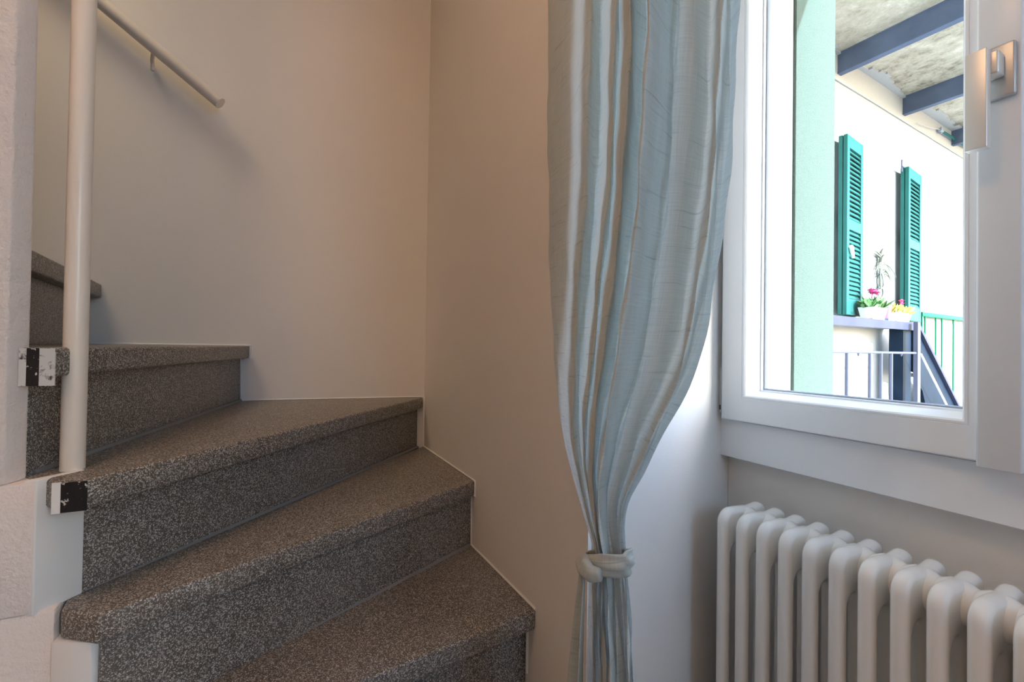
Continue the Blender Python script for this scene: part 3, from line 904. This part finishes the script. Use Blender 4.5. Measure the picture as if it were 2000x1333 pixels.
# knot: a short fat twist of cloth
def knot_mesh():
    bm = bmesh.new()
    uv = bm.loops.layers.uv.new('cloth')
    path = [(-0.4790, 0.396, 0.8170), (-0.4910, 0.390, 0.8150), (-0.5030, 0.389, 0.8180), (-0.5130, 0.393, 0.8205), (-0.5195, 0.401, 0.8140)]
    rad_ = [0.0085, 0.0112, 0.0118, 0.0100, 0.0068]
    fine = []
    for i in range(len(path) - 1):
        for k in range(6):
            t = k / 6
            fine.append((Vector(path[i]).lerp(Vector(path[i + 1]), t), rad_[i] + (rad_[i + 1] - rad_[i]) * t))
    fine.append((Vector(path[-1]), rad_[-1]))
    n = 20
    rings = []
    for i, (c, r) in enumerate(fine):
        d = (fine[min(i + 1, len(fine) - 1)][0] - fine[max(i - 1, 0)][0]).normalized()
        u = d.cross(Vector((0, 0, 1))).normalized()
        w = u.cross(d)
        ring = []
        for k in range(n):
            a = 2 * PI * k / n
            rr = r * (1 + 0.13 * math.sin(3 * a + i * 0.22))
            ring.append(bm.verts.new(c + (u * math.cos(a) + w * math.sin(a)) * rr))
        rings.append(ring)
    for i in range(len(rings) - 1):
        for k in range(n):
            f = bm.faces.new((rings[i][k], rings[i][(k + 1) % n], rings[i + 1][(k + 1) % n], rings[i + 1][k]))
            for lp, (r_, c_) in zip(f.loops, ((i, k), (i, k + 1), (i + 1, k + 1), (i + 1, k))):
                lp[uv].uv = (c_ * 0.004, r_ * 0.004)
    bm.faces.new(rings[0][::-1])
    bm.faces.new(rings[-1])
    bmesh.ops.recalc_face_normals(bm, faces=bm.faces[:])
    me = bpy.data.meshes.new('knot')
    bm.to_mesh(me)
    bm.free()
    for p_ in me.polygons:
        p_.use_smooth = True
    return me
link('tie_knot', knot_mesh(), cur, MT['linen'])
cs, ac = [], []
for i in range(25):
    t = i / 24
    cs.append((-0.5175 - 0.020 * min(1, t * 2.4) - 0.003 * math.sin(t * 5), 0.396 + 0.014 * t, 0.814 - 0.50 * t))
    ac.append(((0.010 + 0.026 * min(1, t * 2.6)), -0.004 * min(1, t * 3), 0.0))
cloth_strip('tie_tail', cs, ac, parent=cur, fold=0.22)
# curtain rod over the niche, above the frame
rod = tag(empty('curtain_rod', (-0.1, 0.455, 2.28)), 'thin metal curtain rod over the window niche', 'curtain rod')
tube_obj('rod', 'steel_satin', [(-0.82, 0.455, 2.262), (0.75, 0.455, 2.262)], 0.009, rod)
for x in (-0.78, 0.70):
    box_obj('rod_bracket', 'steel_satin', x - 0.008, x + 0.008, 0.455, 0.512, 2.254, 2.270, rod)

# room lamps that give the warm light
def lamp_body(name, x, y, z0, r, label, drop=0.09):
    t = tag(empty(name, (x, y, z0)), label, 'lamp')
    bm = bmesh.new()
    add_tube(bm, [(x, y, z0), (x, y, z0 - 0.02)], 0.05, 24)
    finish(bm, 'ceiling_rose', 'pvc', t, smooth=True)
    bm = bmesh.new()
    add_tube(bm, [(x, y, z0 - 0.02), (x, y, z0 - min(drop, 0.035 if r < 0.05 else drop))], 0.006, 10)
    finish(bm, 'stem', 'steel_satin', t, smooth=True)
lamp_body('ceiling_lamp', -0.30, -0.42, 2.70, 0.1, 'small ceiling lamp over the foot of the stairs')
lamp_body('ceiling_lamp', 1.5, -1.3, 2.70, 0.01, 'small lamp body added for the rear fill light')  # body added to go with the rear fill

lamp_body('ceiling_lamp', -1.20, -1.10, 4.80, 0.1, 'hanging lamp over the upper flight of stairs', drop=0.92)

# ------------------------------------------------------------------ courtyard
struct(prism_obj('ground', 'ground', [(-8, 1.40), (14, 1.40), (14, 22), (-8, 22)], -1.5, -1.3))
FO = Vector((-2.0, 4.0, 0))
FU = Vector((-0.035, 0.9994, 0))
FN = Vector((0.9994, 0.035, 0))
def F(s, off, zz):
    q = FO + FU * s + FN * off
    return Vector((q.x, q.y, zz))
FM = Matrix((FU, FN, Vector((0, 0, 1)))).transposed().to_4x4()
FM.translation = FO
def fbox(bm, s0, s1, o0, o1, z0, z1):
    add_box(bm, s0, s1, o0, o1, z0, z1, FM)
def fobj(name, mat, s0, s1, o0, o1, z0, z1, parent=None, bevel=0.0):
    bm = bmesh.new()
    fbox(bm, s0, s1, o0, o1, z0, z1)
    return finish(bm, name, mat, parent, bevel)
struct(fobj('wall_courtyard', 'facade', -2.62, 12, -0.3, 0, -1.3, 7.5))

# gallery slab with its steel beams
gal = tag(empty('gallery_slab', F(1, 0.6, 3.55)), 'mottled concrete gallery slab on grey steel beams over the courtyard', 'balcony')
def slab_mesh():
    bm = bmesh.new()
    fbox(bm, -1.0, 7.0, 0.0, 1.30, 3.572, 3.72)
    return bm
finish(slab_mesh(), 'slab', 'concrete', gal)
for s in (0.075, 1.315, 2.56, 3.8):
    bm = bmesh.new()
    fbox(bm, s - 0.008, s + 0.008, 0.0, 1.28, 3.412, 3.572)
    fbox(bm, s - 0.012, s + 0.045, 0.0, 1.28, 3.400, 3.414)
    fbox(bm, s - 0.012, s + 0.045, 0.0, 1.28, 3.560, 3.5725)
    finish(bm, 'steel_beam', 'beam', gal)
# ragged plaster lip where the wall meets the slab
bm = bmesh.new()
random.seed(3)
s, prev = -1.0, 0.05
while s < 5.0:
    ds = random.uniform(0.05, 0.14)
    o = max(0.012, min(0.10, prev + random.uniform(-0.035, 0.035)))
    fbox(bm, s, s + ds, 0.0, o, 3.556, 3.574)
    prev = o
    s += ds
lip = finish(bm, 'plaster_lip', 'facade', gal)
lip['kind'] = 'stuff'

cable = tag(tube_obj('facade_cable', 'gasket_light', [F(-2, 0.012, 3.338), F(0.9, 0.012, 3.338), F(1.6, 0.012, 3.335), F(4.5, 0.012, 3.33)], 0.0045), 'thin grey cable run along the white courtyard wall', 'cable')
cond = tag(empty('wall_pipe', F(2.2, 0.03, 3.44)), 'thin teal pipe clipped high on the white courtyard wall', 'pipe')
tube_obj('pipe', 'shutter', [F(2.19, 0.03, 3.452), F(4.6, 0.03, 3.455)], 0.012, cond)
bm = bmesh.new()
add_tube(bm, [F(2.12, 0.03, 3.452), F(2.19, 0.03, 3.452)], 0.018, 10)
add_tube(bm, [F(2.16, 0.0, 3.452), F(2.16, 0.05, 3.452)], 0.007, 8)
add_tube(bm, [F(2.16, 0.03, 3.42), F(2.16, 0.03, 3.49)], 0.007, 8)
finish(bm, 'pipe_clip', 'gasket', cond)
tube_obj('wire', 'gasket_light', [F(1.58, 0.02, 3.385), F(1.9, 0.02, 3.42), F(2.12, 0.03, 3.452)], 0.003, cond)

# louvred shutters, two leaves folded on each other
def shutter(s0, o0, s1, o1, zb, zt, label, latch):
    """front face from the free edge (s0, o0) to the hinge side (s1, o1)"""
    a, b = F(s0, o0, zb), F(s1, o1, zb)
    u = (b - a)
    L = u.length
    u.normalize()
    nb = Vector((-u.y, u.x, 0))              # towards the wall
    if nb.dot(FN) > 0:
        nb = -nb
    t = tag(empty('shutter', a), label, 'shutter', 'teal louvred shutters on the courtyard wall')
    MX = Matrix((u, nb, Vector((0, 0, 1)))).transposed().to_4x4()
    MX.translation = a
    H = zt - zb
    st = 0.052
    TH = 0.028
    def leaf(n0):
        fr = None
        bm = bmesh.new()
        for x0, x1 in ((0, st), (L - st, L)):
            add_box(bm, x0, x1, n0, n0 + TH, 0, H, MX)
        for z0, z1 in ((0, 0.13), (H * 0.475, H * 0.475 + 0.085), (H - 0.10, H)):
            add_box(bm, st, L - st, n0 + 0.001, n0 + TH - 0.001, z0, z1, MX)
        return finish(bm, 'shutter_leaf', 'shutter', t, bevel=0.0015, seg=1)
    leaf(0)
    leaf(TH + 0.006)
    # slats of the front leaf
    bm = bmesh.new()
    ang = math.radians(60)
    R_ = MX @ Matrix.Translation((0, 0.0135, 0))
    me = bpy.data.meshes.get('shutter_slat')
    sm = bmesh.new()
    rot = Matrix.Rotation(ang, 4, 'X')
    add_box(sm, st - 0.004, L - st + 0.004, -0.0200, 0.0200, -0.0032, 0.0032, rot)
    bmesh.ops.recalc_face_normals(sm, faces=sm.faces[:])
    me = bpy.data.meshes.new('shutter_slat')
    sm.to_mesh(me)
    sm.free()
    me.materials.append(MT['shutter_slat'])
    bm.free()
    for z0, z1 in ((0.13, H * 0.475), (H * 0.475 + 0.085, H - 0.10)):
        n = int((z1 - z0) / 0.036)
        for k in range(n):
            o = bpy.data.objects.new('slat', me)
            COL.objects.link(o)
            o.parent = t
            o.matrix_parent_inverse = t.matrix_world.inverted()
            o.matrix_world = R_ @ Matrix.Translation((0, 0, z0 + (k + 0.5) * (z1 - z0) / n))
    # strap hinge on the wall side
    for z0 in (0.12, H * 0.5, H - 0.12):
        bm = bmesh.new()
        q = MX @ Vector((L, TH, z0))
        w = q - FN * (FN.dot(q - FO))
        add_tube(bm, [q + Vector((0, 0, -0.03)), q + Vector((0, 0, 0.03))], 0.008, 8)
        add_tube(bm, [q, w], 0.007, 8)
        finish(bm, 'hinge', 'shutter', t)
    if latch:
        bm = bmesh.new()
        add_tube(bm, [MX @ Vector((0.035, -0.012, 0.545)), MX @ Vector((0.05, -0.014, 0.53)), MX @ Vector((0.085, -0.014, 0.455))], [0.016, 0.019, 0.011], 10)
        finish(bm, 'latch_handle', 'latch', t, smooth=True)
    else:
        q = MX @ Vector((-0.03, 0.045, H + 0.005))
        bm = bmesh.new()
        add_tube(bm, [q + Vector((0, 0, -0.05)), q + Vector((0, 0, 0.06))], 0.006, 8)
        add_tube(bm, [q, q + FU * 0.07], 0.008, 8)
        finish(bm, 'shutter_hook', 'rail_steel', t)
    return t
shutter(0.01, 0.100, 0.365, 0.065, 1.413, 2.855, 'teal louvred shutter with a white latch, nearer to the green window jamb', True)
shutter(1.164, 0.100, 1.56, 0.065, 1.413, 2.840, 'teal louvred shutter beside the green railing, farther from the window jamb', False)

# outer landing, stair and column
ost = tag(empty('outer_staircase', F(0.8, 0.2, -1.3)), 'grey steel outdoor staircase with a landing along the white courtyard wall', 'staircase')
fobj('landing_slab', 'ground', -1.9, 0.93, 0.001, 0.225, 1.325, 1.372, ost)
fobj('landing_edge', 'landing_edge', -1.9, 0.955, 0.226, 0.24, 1.308, 1.374, ost)
fobj('column', 'stair_steel', 0.765, 0.925, 0.10, 0.20, -1.3, 1.32, ost)
def fpoly(name, mat, pts, o0, o1, parent):
    bm = bmesh.new()
    add_extrude(bm, [F(a, o0, b) for a, b in pts], FN * (o1 - o0))
    return finish(bm, name, mat, parent)
SL = -0.785
top_z = lambda s_: 1.345 + SL * (s_ - 0.97)
fpoly('stringer', 'stair_steel', [(0.94, 1.35), (0.97, 1.345), (2.9, top_z(2.9)), (2.9, top_z(2.9) - 0.42), (1.42, 0.50), (1.19, 0.66), (1.125, 0.78), (1.06, 0.82), (1.06, 0.93), (0.94, 0.95)], 0.19, 0.215, ost)
fpoly('stringer_flange', 'landing_edge', [(0.955, 1.374), (0.985, 1.374), (2.9, top_z(2.9) + 0.022), (2.9, top_z(2.9) - 0.004), (0.97, 1.346)], 0.17, 0.24, ost)
for k in range(8):
    s0 = 1.0 + 0.235 * k
    fobj('step', 'ground', s0, s0 + 0.26, 0.085, 0.188, top_z(s0 + 0.2) - 0.09, top_z(s0 + 0.2) - 0.055, ost)
fobj('support_leg', 'stair_steel', 1.19, 1.215, 0.15, 0.19, -1.3, 0.66, ost)

rl = tag(empty('stair_railing', F(0.5, 0.3, 0)), 'thin grey iron railing with upright bars below the outdoor landing', 'railing')
fobj('post', 'rail_steel', 0.765, 0.822, 0.268, 0.298, -1.3, 1.374, rl)
tube_obj('top_rail', 'rail_steel', [F(-2.1, 0.283, 1.1165), F(0.77, 0.283, 1.113)], 0.0095, rl, 8)
tube_obj('bottom_rail', 'rail_steel', [F(-2.1, 0.283, -0.02), F(0.77, 0.283, -0.02)], 0.0095, rl, 8)
for s in (-1.74, -1.40, -1.06, -0.905, -0.74, -0.565 + 0.16, -0.055, 0.125, 0.303):
    bm = bmesh.new()
    add_tube(bm, [F(s, 0.283, -0.02), F(s, 0.283, 1.11)], 0.0125, 8)
    finish(bm, 'baluster', 'rail_steel', rl, smooth=True)
for s in (-0.235, 0.49):
    bm = bmesh.new()
    add_tube(bm, [F(s, 0.283, 1.11), F(s, 0.283, 1.085)], [0.011, 0.004], 8)
    finish(bm, 'bar_stub', 'rail_steel', rl)
tube_obj('sloping_rail', 'latch', [F(0.82, 0.30, 1.105), F(2.4, 0.30, 1.105 - 0.80 * 1.58)], 0.0085, rl, 8)

gr = tag(empty('green_railing', F(2.2, 0.1, 0)), 'green painted balcony railing beyond the outdoor staircase', 'railing')
bm = bmesh.new()
fbox(bm, 1.585, 4.2, 0.03, 0.07, 1.472, 1.514)
finish(bm, 'top_rail', 'green_rail', gr, bevel=0.003)
for s in (1.70, 1.97, 2.13, 2.45, 2.77, 3.1, 3.4, 3.72, 4.05):
    tube_obj('baluster', 'green_rail', [F(s, 0.05, -0.02), F(s, 0.05, 1.48)], 0.0075, gr, 8)
tube_obj('bottom_rail', 'green_rail', [F(1.60, 0.05, -0.02), F(4.2, 0.05, -0.02)], 0.012, gr, 8)
for s in (1.60, 4.18):
    fobj('post', 'green_rail', s - 0.012, s + 0.012, 0.035, 0.065, -1.3, 1.472, gr)

# planters on the landing
def planter(s0, s1, o0, o1, zt, label, leaf, flowers, nleaf, hleaf, spread, lean=0):
    zb = 1.3725
    t = tag(empty('flower_planter', F((s0 + s1) / 2, (o0 + o1) / 2, zb)), label, 'planter', 'white planters on the outdoor landing')
    bm = bmesh.new()
    k = 0.025
    lo = [F(s0 + k, o0 + .012, zb + .012), F(s1 - k, o0 + .012, zb + .012), F(s1 - k, o1 - .012, zb + .012), F(s0 + k, o1 - .012, zb + .012)]
    hi = [F(s0, o0, zt), F(s1, o0, zt), F(s1, o1, zt), F(s0, o1, zt)]
    hi2 = [F(s0 + .01, o0 + .01, zt), F(s1 - .01, o0 + .01, zt), F(s1 - .01, o1 - .01, zt), F(s0 + .01, o1 - .01, zt)]
    lo2 = [q - Vector((0, 0, 0.02)) for q in hi2]
    R4 = [[bm.verts.new(q) for q in r] for r in (lo, hi, hi2, lo2)]
    bm.faces.new(R4[0])
    for A_, B_ in zip(R4, R4[1:]):
        for i in range(4):
            bm.faces.new((A_[i], A_[(i + 1) % 4], B_[(i + 1) % 4], B_[i]))
    bm.faces.new(R4[3])
    finish(bm, 'pot', 'pot_white', t)
    fobj('saucer', 'terracotta', s0 + 0.02, s1 - 0.03, o0 + 0.008, o1 - 0.008, zb, zb + 0.012, t)
    bm = bmesh.new()
    for i in range(nleaf):
        c = F(random.uniform(s0 + .02, s1 - .02), random.uniform(o0 + .02, o1 - .02), zt - 0.015)
        d = Vector((random.gauss(0, spread), random.gauss(0, spread), random.uniform(0.3, 1))).normalized()
        L = hleaf * random.uniform(0.5, 1)
        tip = c + d * L
        side = d.cross(Vector((random.random() - .5, random.random() - .5, .2))).normalized() * 0.014
        mid = c + d * L * 0.7
        v = [bm.verts.new(q) for q in (c, mid + side, tip, mid - side)]
        bm.faces.new(v)
        v2 = [bm.verts.new(q + d.cross(side).normalized() * 0.001) for q in (c, mid + side, tip, mid - side)]
        bm.faces.new(v2[::-1])
    fo = finish(bm, 'foliage', leaf, t)
    fo['kind'] = 'stuff'
    for s_, o_, z_, r_, mt in flowers:
        bm = bmesh.new()
        c = F(s_, o_, z_)
        for k in range(7):
            a = 2 * PI * k / 7
            e = Vector((math.cos(a), math.sin(a), 0.35)).normalized()
            sd = e.cross(Vector((0, 0, 1))).normalized() * r_ * 0.45
            v = [bm.verts.new(q) for q in (c, c + e * r_ * 0.6 + sd, c + e * r_, c + e * r_ * 0.6 - sd)]
            bm.faces.new(v)
        bmesh.ops.create_icosphere(bm, subdivisions=1, radius=r_ * 0.5, matrix=Matrix.Translation(c + Vector((0, 0, r_ * 0.2))))
        add_tube(bm, [F(s_, o_, zt - 0.02), c], 0.003, 5)
        finish(bm, 'flower', mt, t)
    return t
planter(0.172, 0.432, 0.108, 0.212, 1.475, 'white planter of pink and orange flowers beside the nearer teal shutter', 'leaf',
        [(0.285, 0.16, 1.61, 0.045, 'petal_pink'), (0.345, 0.14, 1.60, 0.045, 'petal_pink'), (0.305, 0.185, 1.59, 0.04, 'petal_pink'), (0.395, 0.17, 1.525, 0.045, 'petal_orange'), (0.425, 0.16, 1.505, 0.035, 'petal_orange'), (0.375, 0.19, 1.50, 0.035, 'petal_orange')], 130, 0.13, 0.35)
planter(0.625, 0.925, 0.10, 0.205, 1.455, 'white planter of yellow-green leaves beside the farther teal shutter', 'leaf_yellow',
        [(0.87, 0.15, 1.565, 0.030, 'petal_pink'), (0.905, 0.14, 1.545, 0.028, 'petal_pink')], 90, 0.12, 0.5)
mp = tag(empty('pink_pot', F(0.528, 0.15, 1.3725)), 'small magenta flowerpot between the two white planters', 'flowerpot')
bm = bmesh.new()
c = F(0.528, 0.15, 0)
add_tube(bm, [c + Vector((0, 0, 1.396)), c + Vector((0, 0, 1.51)), c + Vector((0, 0, 1.512)), c + Vector((0, 0, 1.49))], [0.042, 0.056, 0.050, 0.048], 20)
finish(bm, 'pot', 'pot_pink', mp, smooth=True)
fobj('soil', 'soil', 0.498, 0.558, 0.12, 0.18, 1.486, 1.494, mp)
fobj('tray', 'blue_tray', 0.465, 0.595, 0.095, 0.205, 1.3725, 1.396, mp)

# spiky plant with curled wire stand behind the planters
sp = tag(empty('spiky_plant', F(0.80, 0.03, 1.3725)), 'wiry silver-grey spiky plant on curled wire rings behind the planters', 'plant')
c0 = F(0.80, 0.022, 0)
def ring(zc, r):
    pts = []
    for k in range(25):
        a = 2 * PI * k / 24
        q = c0 + FU * (r * math.cos(a)) + Vector((0, 0, zc + r * math.sin(a)))
        pts.append(q)
    return pts
bm = bmesh.new()
add_tube(bm, ring(1.655, 0.050), 0.0055, 6, cap=False)
add_tube(bm, ring(1.745, 0.062), 0.0055, 6, cap=False)
add_tube(bm, [c0 + Vector((0, 0, 1.3725)), c0 + Vector((0, 0, 1.61))], 0.006, 6)
finish(bm, 'wire_stand', 'wire', sp)
bm = bmesh.new()
add_tube(bm, [c0 + Vector((0, 0, 1.68)), c0 + FU * -0.01 + Vector((0, 0, 1.92)), c0 + FU * 0.01 + Vector((0, 0, 2.02))], [0.014, 0.010, 0.005], 8)
finish(bm, 'stem', 'leaf_grey', sp)
random.seed(11)
for i in range(22):
    h = 1.80 + 0.22 * (i / 22)
    sgn = 1 if i % 2 else -1
    L = random.uniform(0.10, 0.19)
    d0 = FU * sgn * random.uniform(0.5, 1) + FN * random.uniform(-0.02, 0.5)
    d0.normalize()
    pts, rad2 = [], []
    for k in range(6):
        t = k / 5
        pts.append(c0 + d0 * (L * t) + Vector((0, 0, h + 0.10 * t - (0.20 if i < 12 else 0.08) * t * t)))
        rad2.append(0.0075 * (1 - t) + 0.002)
    bm = bmesh.new()
    add_tube(bm, pts, rad2, 5)
    finish(bm, 'leaf', 'leaf_grey', sp, smooth=True)
